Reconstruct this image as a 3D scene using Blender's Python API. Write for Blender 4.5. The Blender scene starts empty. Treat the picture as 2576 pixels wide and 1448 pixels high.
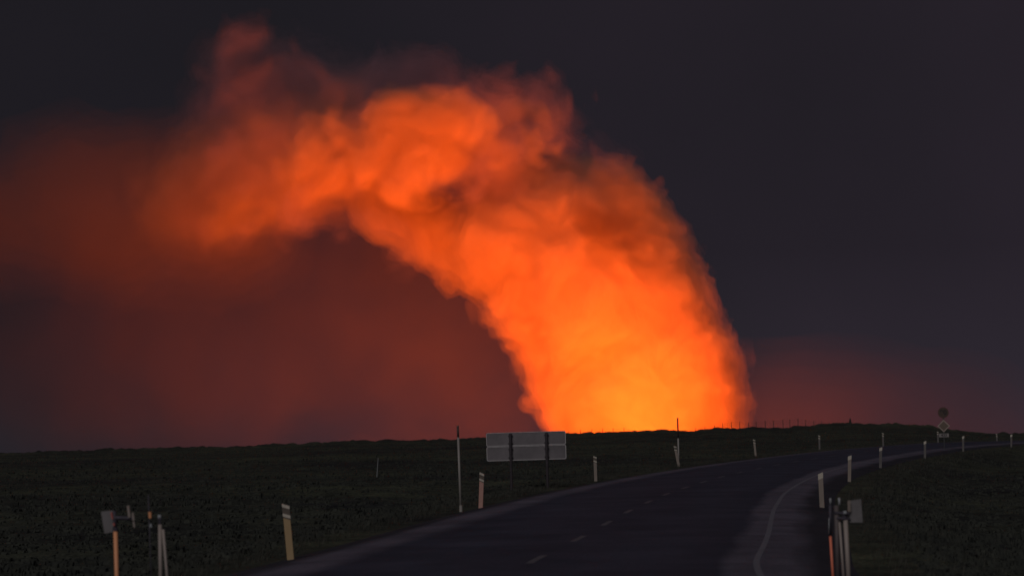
import bpy, bmesh, math, random
import numpy as np
from mathutils import Vector, Matrix, noise as mnoise

random.seed(7)
RNG = np.random.default_rng(11)
C = bpy.context.scene.collection
SC = bpy.context.scene

# ------------------------------------------------------------------ camera
FPX = 6080.0            # focal length in units of a 2575 px wide frame
CX, CY = 1287.5, 724.0
HC = 2.2                # eye height above the road
PITCH = math.atan((1070 - CY) / FPX)
ROLL = math.radians(1.2)
cam_d = bpy.data.cameras.new('camera')
cam = bpy.data.objects.new('camera', cam_d); C.objects.link(cam)
cam_d.sensor_width = 36.0
cam_d.lens = 36.0 * FPX / 2575.0
cam_d.clip_start = 0.5; cam_d.clip_end = 60000
M = Matrix.Rotation(math.pi / 2 + PITCH, 4, 'X') @ Matrix.Rotation(-ROLL, 4, 'Z')
cam.matrix_world = Matrix.Translation((0, 0, HC)) @ M
cam_d.dof.use_dof = True
cam_d.dof.focus_distance = 115.0
cam_d.dof.aperture_fstop = 2.0
SC.camera = cam
R3 = M.to_3x3()

def ray(px, py):
    return (R3 @ Vector(((px - CX) / FPX, (CY - py) / FPX, -1.0)))

def at(px, py, Y):
    d = ray(px, py)
    return Vector((0, 0, HC)) + d * (Y / d.y)

def project(p):
    q = R3.transposed() @ (Vector(p) - Vector((0, 0, HC)))
    return CX + FPX * q.x / -q.z, CY - FPX * q.y / -q.z

# ------------------------------------------------------------------ helpers
def tag(o, label=None, cat=None, group=None, kind=None):
    if label: o['label'] = label
    if cat: o['category'] = cat
    if group: o['group'] = group
    if kind: o['kind'] = kind
    return o

def empty(name, loc, rz=0.0):
    o = bpy.data.objects.new(name, None); C.objects.link(o)
    o.location = loc; o.rotation_euler = (0, 0, rz)
    return o

def mesh_obj(name, verts, faces, mat, parent=None, smooth=False):
    me = bpy.data.meshes.new(name)
    me.from_pydata([tuple(v) for v in verts], [], [tuple(f) for f in faces])
    me.update()
    if smooth: me.polygons.foreach_set('use_smooth', [True] * len(me.polygons))
    if mat: me.materials.append(mat)
    o = bpy.data.objects.new(name, me); C.objects.link(o)
    if parent: o.parent = parent
    return o

def bm_obj(name, bm, mat, parent=None, smooth=False):
    bmesh.ops.recalc_face_normals(bm, faces=bm.faces)
    me = bpy.data.meshes.new(name); bm.to_mesh(me); bm.free()
    if smooth: me.polygons.foreach_set('use_smooth', [True] * len(me.polygons))
    if mat: me.materials.append(mat)
    o = bpy.data.objects.new(name, me); C.objects.link(o)
    if parent: o.parent = parent
    return o

def add_box(bm, c, s, bevel=0.0, rot=None):
    g = bmesh.ops.create_cube(bm, size=1.0)
    vs = g['verts']
    for v in vs: v.co = Vector((v.co.x * s[0], v.co.y * s[1], v.co.z * s[2]))
    if bevel:
        es = list({e for v in vs for e in v.link_edges})
        r = bmesh.ops.bevel(bm, geom=es, offset=bevel, segments=2, affect='EDGES')
        vs = list({v for f in r['faces'] for v in f.verts} | {v for v in vs if v.is_valid})
    for v in vs:
        if rot: v.co = rot @ v.co
        v.co += Vector(c)

def add_tube(bm, a, b, r0, r1=None, seg=14, cap=True):
    r1 = r0 if r1 is None else r1
    a = Vector(a); b = Vector(b); d = (b - a)
    q = d.to_track_quat('Z', 'Y')
    rings = []
    for p, r in ((a, r0), (b, r1)):
        rings.append([bm.verts.new(p + q @ Vector((r * math.cos(2 * math.pi * k / seg), r * math.sin(2 * math.pi * k / seg), 0))) for k in range(seg)])
    for k in range(seg):
        bm.faces.new((rings[0][k], rings[0][(k + 1) % seg], rings[1][(k + 1) % seg], rings[1][k]))
    if cap:
        bm.faces.new(rings[0][::-1]); bm.faces.new(rings[1])

def add_prism(bm, pts, y0, y1):
    """outline in x,z extruded along y"""
    A = [bm.verts.new((x, y0, z)) for x, z in pts]
    B = [bm.verts.new((x, y1, z)) for x, z in pts]
    n = len(pts)
    for k in range(n): bm.faces.new((A[k], A[(k + 1) % n], B[(k + 1) % n], B[k]))
    bm.faces.new(A[::-1]); bm.faces.new(B)

def rrect(x0, z0, x1, z1, r, n=5):
    pts = []
    for cx, cz, a0 in ((x1 - r, z1 - r, 0), (x0 + r, z1 - r, 90), (x0 + r, z0 + r, 180), (x1 - r, z0 + r, 270)):
        for k in range(n + 1):
            a = math.radians(a0 + 90 * k / n)
            pts.append((cx + r * math.cos(a), cz + r * math.sin(a)))
    return pts

# ------------------------------------------------------------------ materials
def new_mat(name):
    m = bpy.data.materials.new(name); m.use_nodes = True
    nt = m.node_tree; nt.nodes.clear()
    out = nt.nodes.new('ShaderNodeOutputMaterial')
    return m, nt, out

def surf(name, c1, c2=None, scale=8.0, rough=0.7, metal=0.0, bump=0.0, detail=6.0, stretch=None, lo=0.35, hi=0.65, coord='Object'):
    m, nt, out = new_mat(name)
    b = nt.nodes.new('ShaderNodeBsdfPrincipled')
    b.inputs['Roughness'].default_value = rough
    b.inputs['Metallic'].default_value = metal
    nt.links.new(b.outputs[0], out.inputs['Surface'])
    tc = nt.nodes.new('ShaderNodeTexCoord'); mp = nt.nodes.new('ShaderNodeMapping')
    nt.links.new(tc.outputs[coord], mp.inputs[0])
    if stretch: mp.inputs['Scale'].default_value = stretch
    n = nt.nodes.new('ShaderNodeTexNoise'); n.inputs['Scale'].default_value = scale; n.inputs['Detail'].default_value = detail
    n.inputs['Roughness'].default_value = 0.65
    nt.links.new(mp.outputs[0], n.inputs['Vector'])
    cr = nt.nodes.new('ShaderNodeValToRGB')
    cr.color_ramp.elements[0].position = lo; cr.color_ramp.elements[1].position = hi
    cr.color_ramp.elements[0].color = (*c1, 1); cr.color_ramp.elements[1].color = (*(c2 or c1), 1)
    nt.links.new(n.outputs['Fac'], cr.inputs[0]); nt.links.new(cr.outputs[0], b.inputs['Base Color'])
    if bump:
        bp = nt.nodes.new('ShaderNodeBump'); bp.inputs['Strength'].default_value = 1.0; bp.inputs['Distance'].default_value = bump
        nt.links.new(n.outputs['Fac'], bp.inputs['Height']); nt.links.new(bp.outputs[0], b.inputs['Normal'])
    return m

def vol(name, density, color, g=0.0, absorb=(0, 0, 0)):
    m, nt, out = new_mat(name)
    v = nt.nodes.new('ShaderNodeVolumePrincipled')
    v.inputs['Color'].default_value = (*color, 1)
    v.inputs['Absorption Color'].default_value = (*absorb, 1)
    v.inputs['Density'].default_value = density
    v.inputs['Anisotropy'].default_value = g
    nt.links.new(v.outputs[0], out.inputs['Volume'])
    return m

# ------------------------------------------------------------------ terrain profile
PROF = [(-400, 1150), (-100, 1143), (0, 1142), (100, 1139), (300, 1133), (400, 1130), (600, 1124), (800, 1116), (900, 1112), (1000, 1111), (1100, 1108),
        (1200, 1105), (1427, 1094.5), (1446, 1094), (1524, 1090.6), (1584, 1087), (1688, 1085.4), (1751, 1087), (1782, 1083),
        (1824, 1080.6), (1863, 1081.5), (1894, 1077.5), (1928, 1081.5), (1988, 1081), (1992, 1076), (2059, 1071.5), (2095, 1068),
        (2138, 1067), (2208, 1070), (2269, 1070), (2309, 1073), (2337, 1074.6), (2355, 1079), (2391, 1083.7), (2437, 1088),
        (2468, 1093), (2575, 1095), (2800, 1098), (3000, 1100)]
RR = 420.0
_t, _z = [], []
for px, py in PROF:
    d = ray(px, py)
    _t.append(math.atan2(d.x, d.y)); _z.append(HC + d.z / math.hypot(d.x, d.y) * RR)
_t = np.array(_t); _z = np.array(_z)

def sst(a, b, x):
    t = np.clip((x - a) / (b - a), 0, 1); return t * t * (3 - 2 * t)

# road centre line
CL = [(-2.6, -60), (-2.0, -20), (-1.2, 10), (-.6, 25), (0, 36), (.52, 40.4), (1.3, 46.6), (2.06, 53.3), (2.9, 60.5), (3.7, 66.5), (4.7, 74),
      (7.7, 92), (10.7, 106), (13.0, 116), (16.2, 128), (21.0, 145), (24.2, 155), (29.5, 170), (35.3, 184.5), (43, 202),
      (52.5, 220), (64, 239), (84, 266), (112, 300), (150, 340), (205, 390)]
def catmull(P, n=24):
    out = []
    P = [np.array(p, float) for p in P]
    Q = [2 * P[0] - P[1]] + P + [2 * P[-1] - P[-2]]
    for i in range(1, len(Q) - 2):
        for k in range(n):
            t = k / n
            out.append(.5 * (2 * Q[i] + (Q[i + 1] - Q[i - 1]) * t + (2 * Q[i - 1] - 5 * Q[i] + 4 * Q[i + 1] - Q[i + 2]) * t * t + (-Q[i - 1] + 3 * Q[i] - 3 * Q[i + 1] + Q[i + 2]) * t ** 3))
    out.append(Q[-2]); return np.array(out)
cl = catmull(CL, 40)
ker = np.hanning(81); ker /= ker.sum()
pad = np.concatenate([cl[0] + (cl[0] - cl[1]) * np.arange(40, 0, -1)[:, None], cl, cl[-1] + (cl[-1] - cl[-2]) * np.arange(1, 41)[:, None]])
cl = np.stack([np.convolve(pad[:, k], ker, 'valid') for k in (0, 1)], 1)
seg = np.linalg.norm(np.diff(cl, axis=0), axis=1); arc = np.concatenate([[0], np.cumsum(seg)])
S = np.arange(0, arc[-1], 0.75)
cl = np.stack([np.interp(S, arc, cl[:, k]) for k in (0, 1)], 1)
tang = np.gradient(cl, axis=0); tang /= np.linalg.norm(tang, axis=1)[:, None]
nrm = np.stack([tang[:, 1], -tang[:, 0]], 1)     # to the right

def road_uv(x, y):
    """signed lateral offset from the centre line (right positive)"""
    x = np.asarray(x, float); y = np.asarray(y, float)
    sh = x.shape; P = np.stack([x.ravel(), y.ravel()], 1)
    res = np.full(len(P), 1e3)
    near = (P[:, 1] > -80) & (P[:, 1] < 450) & (np.abs(P[:, 0]) < 400)
    idx = np.where(near)[0]
    cc = cl[::3]; nn = nrm[::3]; tt = tang[::3]
    for a in range(0, len(idx), 4000):
        ii = idx[a:a + 4000]
        d = P[ii][:, None, :] - cc[None]
        k = np.argmin((d ** 2).sum(2), 1)
        dd = d[np.arange(len(ii)), k]
        lat = (dd * nn[k]).sum(1)
        al = (dd * tt[k]).sum(1)
        res[ii] = np.where(np.abs(al) > 5, np.sign(lat) * np.hypot(lat, al), lat)
    return res.reshape(sh)

def base_z(x, y):
    x = np.asarray(x, float); y = np.asarray(y, float)
    r = np.hypot(x, y); th = np.arctan2(x, y)
    zr = np.interp(th, _t, _z)
    w = sst(150, RR, r)
    near = .18 * sst(70, 170, r)
    z = near * (1 - w) + zr * w
    return np.where(r > RR, zr - .0115 * (r - RR) - .6 * sst(RR, RR + 60, r), z)

def vnoise(x, y, wl, seed):
    g = np.random.default_rng(seed).uniform(-1, 1, (256, 256))
    u = x / wl; v = y / wl
    iu = np.floor(u).astype(int); iv = np.floor(v).astype(int)
    fu = u - iu; fv = v - iv; fu = fu * fu * (3 - 2 * fu); fv = fv * fv * (3 - 2 * fv)
    G = lambda a, b: g[a % 256, b % 256]
    return (G(iu, iv) * (1 - fu) + G(iu + 1, iv) * fu) * (1 - fv) + (G(iu, iv + 1) * (1 - fu) + G(iu + 1, iv + 1) * fu) * fv

def ground_z(x, y):
    x = np.asarray(x, float); y = np.asarray(y, float)
    z = base_z(x, y); r = np.hypot(x, y)
    u = road_uv(x, y)
    far = sst(5.3, 11, np.abs(u))
    bumps = .30 * np.abs(vnoise(x, y, 7.0, 1)) + .16 * np.abs(vnoise(x, y, 2.6, 2)) + .09 * vnoise(x, y, 1.1, 3) - .2
    bumps = bumps * (.5 + .5 * vnoise(x, y, 45, 4))
    ridge = .55 * np.exp(-((r - RR) / 16) ** 2) * (np.abs(vnoise(x, y, 3.2, 5)) + .6 * np.abs(vnoise(x, y, 1.3, 6)) - .35)
    swale = -.55 * sst(5.0, 9.5, np.abs(u)) * (1 - sst(130, 260, r)) * np.where(u > 0, 1.25, .75)
    z = z - .10 * (1 - sst(5.2, 6.5, np.abs(u))) + swale + bumps * far + ridge * np.where(np.abs(u) > 8, 1, 0)
    return z

def gz(x, y): return float(ground_z(np.array([x]), np.array([y]))[0])
def bz(x, y): return float(base_z(np.array([x]), np.array([y]))[0])

def hit(px, py, fn=bz):
    """where a pixel's sight line meets the ground"""
    d = ray(px, py); d = d / d.y
    lo, hi = 10.0, RR
    Y = 10.0
    prev = None
    while Y < 600:
        p = Vector((0, 0, HC)) + d * Y
        g = fn(p.x, p.y)
        if p.z <= g:
            a, b = Y - 1.0, Y
            for _ in range(20):
                m = (a + b) / 2; q = Vector((0, 0, HC)) + d * m
                if q.z <= fn(q.x, q.y): b = m
                else: a = m
            q = Vector((0, 0, HC)) + d * b
            return Vector((q.x, q.y, fn(q.x, q.y)))
        Y += 1.0
    return Vector((0, 0, HC)) + d * 200

# ------------------------------------------------------------------ ground
def moss_material():
    m, nt, out = new_mat('moss_ground')
    b = nt.nodes.new('ShaderNodeBsdfPrincipled'); b.inputs['Roughness'].default_value = 1.0
    b.inputs['Specular IOR Level'].default_value = 0.1
    nt.links.new(b.outputs[0], out.inputs['Surface'])
    tc = nt.nodes.new('ShaderNodeTexCoord')
    def nz(scale, det, st=(1, 1, 1)):
        mp = nt.nodes.new('ShaderNodeMapping'); mp.inputs['Scale'].default_value = st
        nt.links.new(tc.outputs['Object'], mp.inputs[0])
        n = nt.nodes.new('ShaderNodeTexNoise'); n.inputs['Scale'].default_value = scale; n.inputs['Detail'].default_value = det
        n.inputs['Roughness'].default_value = .7
        nt.links.new(mp.outputs[0], n.inputs['Vector']); return n
    def ramp(n, a, ca, bb, cb):
        cr = nt.nodes.new('ShaderNodeValToRGB'); e = cr.color_ramp.elements
        e[0].position = a; e[1].position = bb; e[0].color = (*ca, 1); e[1].color = (*cb, 1)
        nt.links.new(n.outputs['Fac'], cr.inputs[0]); return cr
    big = ramp(nz(.035, 5), .38, (.023, .025, .028), .62, (.050, .056, .043))
    mid = ramp(nz(.5, 8), .3, (.35, .35, .4), .70, (1.8, 1.75, 1.5))
    mx = nt.nodes.new('ShaderNodeMix'); mx.data_type = 'RGBA'; mx.blend_type = 'MULTIPLY'; mx.inputs[0].default_value = 1
    nt.links.new(big.outputs[0], mx.inputs[6]); nt.links.new(mid.outputs[0], mx.inputs[7])
    fine = ramp(nz(9, 6), .35, (.3, .3, .3), .68, (2.0, 2.0, 1.8))
    m2 = nt.nodes.new('ShaderNodeMix'); m2.data_type = 'RGBA'; m2.blend_type = 'MULTIPLY'; m2.inputs[0].default_value = 1
    nt.links.new(mx.outputs[2], m2.inputs[6]); nt.links.new(fine.outputs[0], m2.inputs[7])
    nt.links.new(m2.outputs[2], b.inputs['Base Color'])
    return m
M_moss = moss_material()

def build_ground():
    # fine sector toward the view, coarse elsewhere
    th = np.concatenate([np.linspace(-math.pi, -.30, 50, endpoint=False), np.linspace(-.30, .30, 760), np.linspace(.30, math.pi, 51)[1:]])
    r1 = 2.0 * (RR / 2.0) ** (np.linspace(0, 1, 300))
    r1 = r1[r1 < RR - 60]
    r2 = np.arange(RR - 60, RR + 40, 1.1)
    r3 = (RR + 42) * (24000 / (RR + 42)) ** np.linspace(0, 1, 60)
    rr = np.concatenate([r1, r2, r3])
    R_, T_ = np.meshgrid(rr, th, indexing='ij')
    X = R_ * np.sin(T_); Y = R_ * np.cos(T_)
    Z = ground_z(X, Y)
    n, m = X.shape
    V = np.stack([X.ravel(), Y.ravel(), Z.ravel()], 1)
    ij = (np.arange(n - 1)[:, None] * m + np.arange(m - 1)[None]).ravel()
    F = np.stack([ij, ij + m, ij + m + 1, ij + 1], 1)
    me = np_mesh('ground', V, F, True)
    # the patch right under the viewer
    o = bpy.data.objects.new('ground', me); C.objects.link(o); me.materials.append(M_moss)
    bm = bmesh.new(); bm.from_mesh(me); bm.verts.ensure_lookup_table()
    c = bm.verts.new((0, 0, gz(0, .5))); bm.verts.ensure_lookup_table()
    for k in range(m - 1):
        bm.faces.new((bm.verts[k], bm.verts[k + 1], c))
    bm.to_mesh(me); bm.free()
    tag(o, kind='structure')
    return o

def np_mesh(name, V, F, smooth=False):
    me = bpy.data.meshes.new(name)
    me.vertices.add(len(V)); me.vertices.foreach_set('co', V.astype(np.float32).ravel())
    me.loops.add(F.size); me.loops.foreach_set('vertex_index', F.astype(np.int32).ravel())
    me.polygons.add(len(F))
    me.polygons.foreach_set('loop_start', (np.arange(len(F)) * F.shape[1]).astype(np.int32))
    me.polygons.foreach_set('loop_total', np.full(len(F), F.shape[1], np.int32))
    if smooth: me.polygons.foreach_set('use_smooth', np.ones(len(F), bool))
    me.update(calc_edges=True); me.validate()
    return me
build_ground()

# ------------------------------------------------------------------ road
def ribbon(name, us, dz, mat, s0=0, s1=None, uv=True):
    """us: lateral stations; dz: heights above base at each"""
    s1 = len(cl) if s1 is None else s1
    idx = np.arange(s0, s1)
    V = []; UV = []
    for i in idx:
        for u, h in zip(us, dz):
            p = cl[i] + nrm[i] * u
            V.append((p[0], p[1], 0.0)); UV.append((u, S[i]))
    V = np.array(V); zc = base_z(V[:, 0], V[:, 1])
    V[:, 2] = zc + np.tile(dz, len(idx))
    k = len(us); n = len(idx)
    ij = (np.arange(n - 1)[:, None] * k + np.arange(k - 1)[None]).ravel()
    F = np.stack([ij, ij + 1, ij + k + 1, ij + k], 1)
    me = np_mesh(name, V, F, True)
    if uv:
        l = me.uv_layers.new(name='UVMap')
        UV = np.array(UV); l.data.foreach_set('uv', UV[F.ravel()].astype(np.float32).ravel())
    me.materials.append(mat)
    o = bpy.data.objects.new(name, me); C.objects.link(o)
    return o

def asphalt_material():
    m, nt, out = new_mat('asphalt')
    b = nt.nodes.new('ShaderNodeBsdfPrincipled')
    b.inputs['Roughness'].default_value = .85; b.inputs['Specular IOR Level'].default_value = .2
    nt.links.new(b.outputs[0], out.inputs['Surface'])
    uv = nt.nodes.new('ShaderNodeUVMap'); sep = nt.nodes.new('ShaderNodeSeparateXYZ')
    nt.links.new(uv.outputs[0], sep.inputs[0])
    mp = nt.nodes.new('ShaderNodeMapping'); mp.inputs['Scale'].default_value = (1.0, .12, 1)
    nt.links.new(uv.outputs[0], mp.inputs[0])
    n = nt.nodes.new('ShaderNodeTexNoise'); n.inputs['Scale'].default_value = 1.4; n.inputs['Detail'].default_value = 6
    nt.links.new(mp.outputs[0], n.inputs['Vector'])
    # lateral coordinate, edges wobble with the noise: gravel dust lies along the margins
    a = nt.nodes.new('ShaderNodeMath'); a.operation = 'MULTIPLY_ADD'; a.inputs[1].default_value = .7; a.inputs[2].default_value = -.35
    nt.links.new(n.outputs['Fac'], a.inputs[0])
    s = nt.nodes.new('ShaderNodeMath'); s.operation = 'ADD'
    nt.links.new(sep.outputs[0], s.inputs[0]); nt.links.new(a.outputs[0], s.inputs[1])
    mr = nt.nodes.new('ShaderNodeMapRange'); mr.inputs['From Min'].default_value = -5.2; mr.inputs['From Max'].default_value = 5.2
    nt.links.new(s.outputs[0], mr.inputs['Value'])
    cr = nt.nodes.new('ShaderNodeValToRGB'); e = cr.color_ramp.elements
    P = lambda u: (u + 5.2) / 10.4
    tar = (.035, .039, .058); dust = (.098, .092, .116); soil = (.030, .031, .038)
    e[0].position = 0; e[0].color = (*soil, 1); e[1].position = 1; e[1].color = (*soil, 1)
    for u, c in ((-4.5, soil), (-4.1, dust), (-3.6, dust), (-3.1, tar), (-1.9, (.041, .045, .066)), (0, tar), (1.9, (.042, .046, .067)), (2.9, tar), (3.15, dust), (4.0, dust), (4.4, soil)):
        el = e.new(P(u)); el.color = (*c, 1)
    nt.links.new(mr.outputs[0], cr.inputs[0])
    g = nt.nodes.new('ShaderNodeTexNoise'); g.inputs['Scale'].default_value = 26; g.inputs['Detail'].default_value = 5
    tc = nt.nodes.new('ShaderNodeTexCoord'); nt.links.new(tc.outputs['Object'], g.inputs['Vector'])
    gr = nt.nodes.new('ShaderNodeValToRGB'); gr.color_ramp.elements[0].position = .3; gr.color_ramp.elements[1].position = .7
    gr.color_ramp.elements[0].color = (.65, .65, .65, 1); gr.color_ramp.elements[1].color = (1.3, 1.3, 1.3, 1)
    nt.links.new(g.outputs['Fac'], gr.inputs[0])
    mx = nt.nodes.new('ShaderNodeMix'); mx.data_type = 'RGBA'; mx.blend_type = 'MULTIPLY'; mx.inputs[0].default_value = 1
    nt.links.new(cr.outputs[0], mx.inputs[6]); nt.links.new(gr.outputs[0], mx.inputs[7])
    pn = nt.nodes.new('ShaderNodeTexNoise'); pn.inputs['Scale'].default_value = .35; pn.inputs['Detail'].default_value = 7; pn.inputs['Roughness'].default_value = .7
    nt.links.new(tc.outputs['Object'], pn.inputs['Vector'])
    pr = nt.nodes.new('ShaderNodeValToRGB'); pr.color_ramp.elements[0].position = .35; pr.color_ramp.elements[1].position = .65
    pr.color_ramp.elements[0].color = (.7, .7, .72, 1); pr.color_ramp.elements[1].color = (1.35, 1.3, 1.3, 1)
    nt.links.new(pn.outputs['Fac'], pr.inputs[0])
    m3 = nt.nodes.new('ShaderNodeMix'); m3.data_type = 'RGBA'; m3.blend_type = 'MULTIPLY'; m3.inputs[0].default_value = 1
    nt.links.new(mx.outputs[2], m3.inputs[6]); nt.links.new(pr.outputs[0], m3.inputs[7])
    bp = nt.nodes.new('ShaderNodeBump'); bp.inputs['Distance'].default_value = .01; nt.links.new(g.outputs['Fac'], bp.inputs['Height']); nt.links.new(bp.outputs[0], b.inputs['Normal'])
    nt.links.new(m3.outputs[2], b.inputs['Base Color'])
    return m
M_asph = asphalt_material()
M_paint = surf('worn_road_paint', (.06, .06, .068), (.12, .12, .13), scale=6, rough=.8)
rd = ribbon('road', [-5.6, -5.0, -4.4, -3.75, -1.9, 0, 1.9, 3.75, 4.4, 5.0, 5.6], [-.35, -.10, -.02, .02, .05, .07, .05, .02, -.02, -.10, -.35], M_asph)
tag(rd, kind='structure')
def roadh(u):
    return float(np.interp(u, [-5.6, -5.0, -4.4, -3.75, -1.9, 0, 1.9, 3.75, 4.4, 5.0, 5.6], [-.35, -.10, -.02, .02, .05, .07, .05, .02, -.02, -.10, -.35]))
def line(name, u, w, mat, s0=0, s1=None):
    return ribbon(name, [u - w / 2, u + w / 2], [roadh(u - w / 2) + .005, roadh(u + w / 2) + .005], mat, s0, s1)
M_paint2 = surf('edge_line_paint', (.10, .10, .115), (.165, .165, .19), scale=5, rough=.8)
o = line('edge_marking', 3.5, .10, M_paint2); tag(o, kind='structure')
# centre dashes: one painted mesh
def arc_at(px, py):
    p = hit(px, py); return int(np.argmin((cl[:, 0] - p.x) ** 2 + (cl[:, 1] - p.y) ** 2))
parts = []
s_start = arc_at(1330, 1420)
bmd = bmesh.new()
k = s_start - 8 * 8
per = 9   # 6.75 m
while k < len(cl) - 5:
    if k > 2:
        for j in range(3):
            a, b_ = k + j, k + j + 1
            q = []
            for i, u in ((a, -.06), (a, .06), (b_, .06), (b_, -.06)):
                p = cl[i] + nrm[i] * u
                q.append(bmd.verts.new((p[0], p[1], bz(p[0], p[1]) + .075)))
            bmd.faces.new(q)
    k += per
o = bm_obj('lane_marking', bmd, M_paint); tag(o, kind='structure')

# ------------------------------------------------------------------ verge grass (one mass)
def grass():
    V, F = [], []
    rg = random.Random(5)
    for _ in range(17000):
        i = rg.randrange(80, len(cl) - 200)
        side = -1 if rg.random() < .6 else 1
        u = side * (5.3 + abs(rg.gauss(0, 1.5)))
        p = cl[i] + nrm[i] * u
        if p[1] < 18 or p[1] > 260: continue
        V.append((p[0], p[1], i))
    xs = np.array([v[0] for v in V]); ys = np.array([v[1] for v in V]); zs = ground_z(xs, ys)
    VV = []
    for x, y, z in zip(xs, ys, zs):
        h = rg.uniform(.05, .2); 
        for b in range(4):
            a = rg.uniform(0, 6.28); w = rg.uniform(.004, .009); l = rg.uniform(.02, .14)
            dx, dy = math.cos(a), math.sin(a)
            ox, oy = rg.uniform(-.06, .06), rg.uniform(-.06, .06)
            n = len(VV)
            VV += [(x + ox - dy * w, y + oy + dx * w, z - .03), (x + ox + dy * w, y + oy - dx * w, z - .03), (x + ox + dx * l + .02, y + oy + dy * l, z + h)]
            F.append((n, n + 1, n + 2))
    me = np_mesh('verge_grass', np.array(VV), np.array(F))
    me.materials.append(surf('dry_grass', (.035, .037, .028), (.075, .070, .052), scale=.4, rough=1))
    o = bpy.data.objects.new('verge_grass', me); C.objects.link(o)
    tag(o, 'thin dry grass growing along both edges of the road', 'grass', kind='stuff')
grass()
def heath():
    rg = np.random.default_rng(21)
    N = 34000
    th = rg.uniform(-.235, .235, N); r = 30 * (400 / 30) ** rg.uniform(0, 1, N)
    x = r * np.sin(th); y = r * np.cos(th)
    ok = np.abs(road_uv(x, y)) > 6.0
    x, y, r = x[ok], y[ok], r[ok]; z = ground_z(x, y)
    n = len(x); V = np.zeros((n, 3, 4, 3)); 
    hgt = rg.uniform(.03, .11, n) * (.6 + .4 * np.abs(vnoise(x, y, 11, 9)) * 2); wd = rg.uniform(.05, .16, n)
    for b in range(3):
        a = rg.uniform(0, 6.28, n); dx = np.cos(a) * wd; dy = np.sin(a) * wd
        for q, (sx, h) in enumerate(((-1, -.05), (1, -.05), (.45, 1), (-.35, .8))):
            V[:, b, q, 0] = x + sx * dx + rg.uniform(-.03, .03, n); V[:, b, q, 1] = y + sx * dy; V[:, b, q, 2] = z + np.where(h < 0, -.05, hgt * h)
    V = V.reshape(-1, 3); F = np.arange(len(V)).reshape(-1, 4)
    me = np_mesh('heath', V, F)
    me.materials.append(surf('heath_plants', (.023, .026, .022), (.056, .060, .045), scale=.7, rough=1, lo=.35, hi=.65))
    o = bpy.data.objects.new('heath', me); C.objects.link(o)
    tag(o, 'dark low heath and moss tufts covering the rough ground beside the road', 'heath', kind='stuff')
heath()

# ------------------------------------------------------------------ edge marker posts
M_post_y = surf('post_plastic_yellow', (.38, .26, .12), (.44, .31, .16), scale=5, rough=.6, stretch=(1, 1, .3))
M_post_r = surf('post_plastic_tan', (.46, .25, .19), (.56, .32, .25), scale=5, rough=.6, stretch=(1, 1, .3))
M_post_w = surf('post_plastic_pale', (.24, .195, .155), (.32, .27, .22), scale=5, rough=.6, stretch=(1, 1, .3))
M_post_dim = surf('post_plastic_far_dim', (.10, .092, .085), (.17, .155, .14), scale=5, rough=.7, stretch=(1, 1, .3))  # darkened copy for the far posts: headlight fall-off put into the colour
M_refl = surf('post_reflector', (.50, .46, .37), (.62, .57, .46), scale=30, rough=.35)
M_dark = surf('post_dark_head', (.10, .08, .06), (.14, .11, .08), scale=8, rough=.6)

def marker_post(px, py_top, px_b, py_b, label, mat, side):
    base = hit(px_b, py_b)
    Y = base.y
    top = at(px, py_top, Y)
    H = max(.6, top.z - base.z)
    lean = math.atan2(top.x - base.x, H)
    zg = gz(base.x, base.y)
    zb = min(zg, base.z)
    r = empty('marker_post', (base.x, base.y, base.z))
    r.rotation_euler = (random.uniform(-.02, .02), lean, random.uniform(-.12, .12) + math.atan2(base.x, base.y) * -1)
    tag(r, label, 'marker post', 'reflector posts along both road edges')
    w, t, sl = .062, .022, .05
    bm = bmesh.new()
    zl, zr_ = (H, H - sl) if side < 0 else (H - sl, H)
    add_prism(bm, [(-w, -.35), (w, -.35), (w, zr_), (-w, zl)], -t, t)
    es = [e for e in bm.edges]
    bmesh.ops.bevel(bm, geom=es, offset=.006, segments=1, affect='EDGES')
    bm_obj('post_body', bm, mat, r)
    bm = bmesh.new()   # dark head sleeve between the reflectors (left) / bright cap (right)
    def band(z0, z1, bm, tt):
        s = sl if side < 0 else -sl
        add_prism(bm, [(-w - .003, z0 + s / 2), (w + .003, z0 - s / 2), (w + .003, z1 - s / 2), (-w - .003, z1 + s / 2)], -tt, tt)
    c = H - sl / 2
    if side < 0:
        band(c - .245, c - .055, bm, t + .003)
        bm_obj('head_band', bm, M_dark, r)
        for z0, z1 in ((c - .055, c + .002), (c - .22, c - .165)):
            bm = bmesh.new(); band(z0, z1, bm, t + .007); bm_obj('reflector', bm, M_refl, r)
    else:
        bm = bm; band(c - .14, c + .002, bm, t + .004); bm_obj('reflector', bm, M_refl, r)
    return r

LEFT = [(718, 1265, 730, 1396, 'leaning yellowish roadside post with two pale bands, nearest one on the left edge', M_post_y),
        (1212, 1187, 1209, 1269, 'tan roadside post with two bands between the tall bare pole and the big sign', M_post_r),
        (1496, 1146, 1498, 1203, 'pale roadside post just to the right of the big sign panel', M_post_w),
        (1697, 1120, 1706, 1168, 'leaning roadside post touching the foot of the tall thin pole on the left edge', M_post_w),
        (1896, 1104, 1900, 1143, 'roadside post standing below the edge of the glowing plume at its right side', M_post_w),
        (2060, 1094, 2061, 1128, 'left edge roadside post standing straight behind the nearest right edge post', M_post_dim),
        (2220, 1088, 2221, 1120, 'left edge roadside post in the outer bend under the highest part of the ridge', M_post_dim),
        (2358, 1084.5, 2359, 1111, 'small far roadside post immediately left of the number plate of the speed sign', M_post_dim),
        (2506, 1090.5, 2507, 1108.5, 'faintest smallest roadside post, far right on the outer edge of the bend', M_post_dim)]
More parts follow.
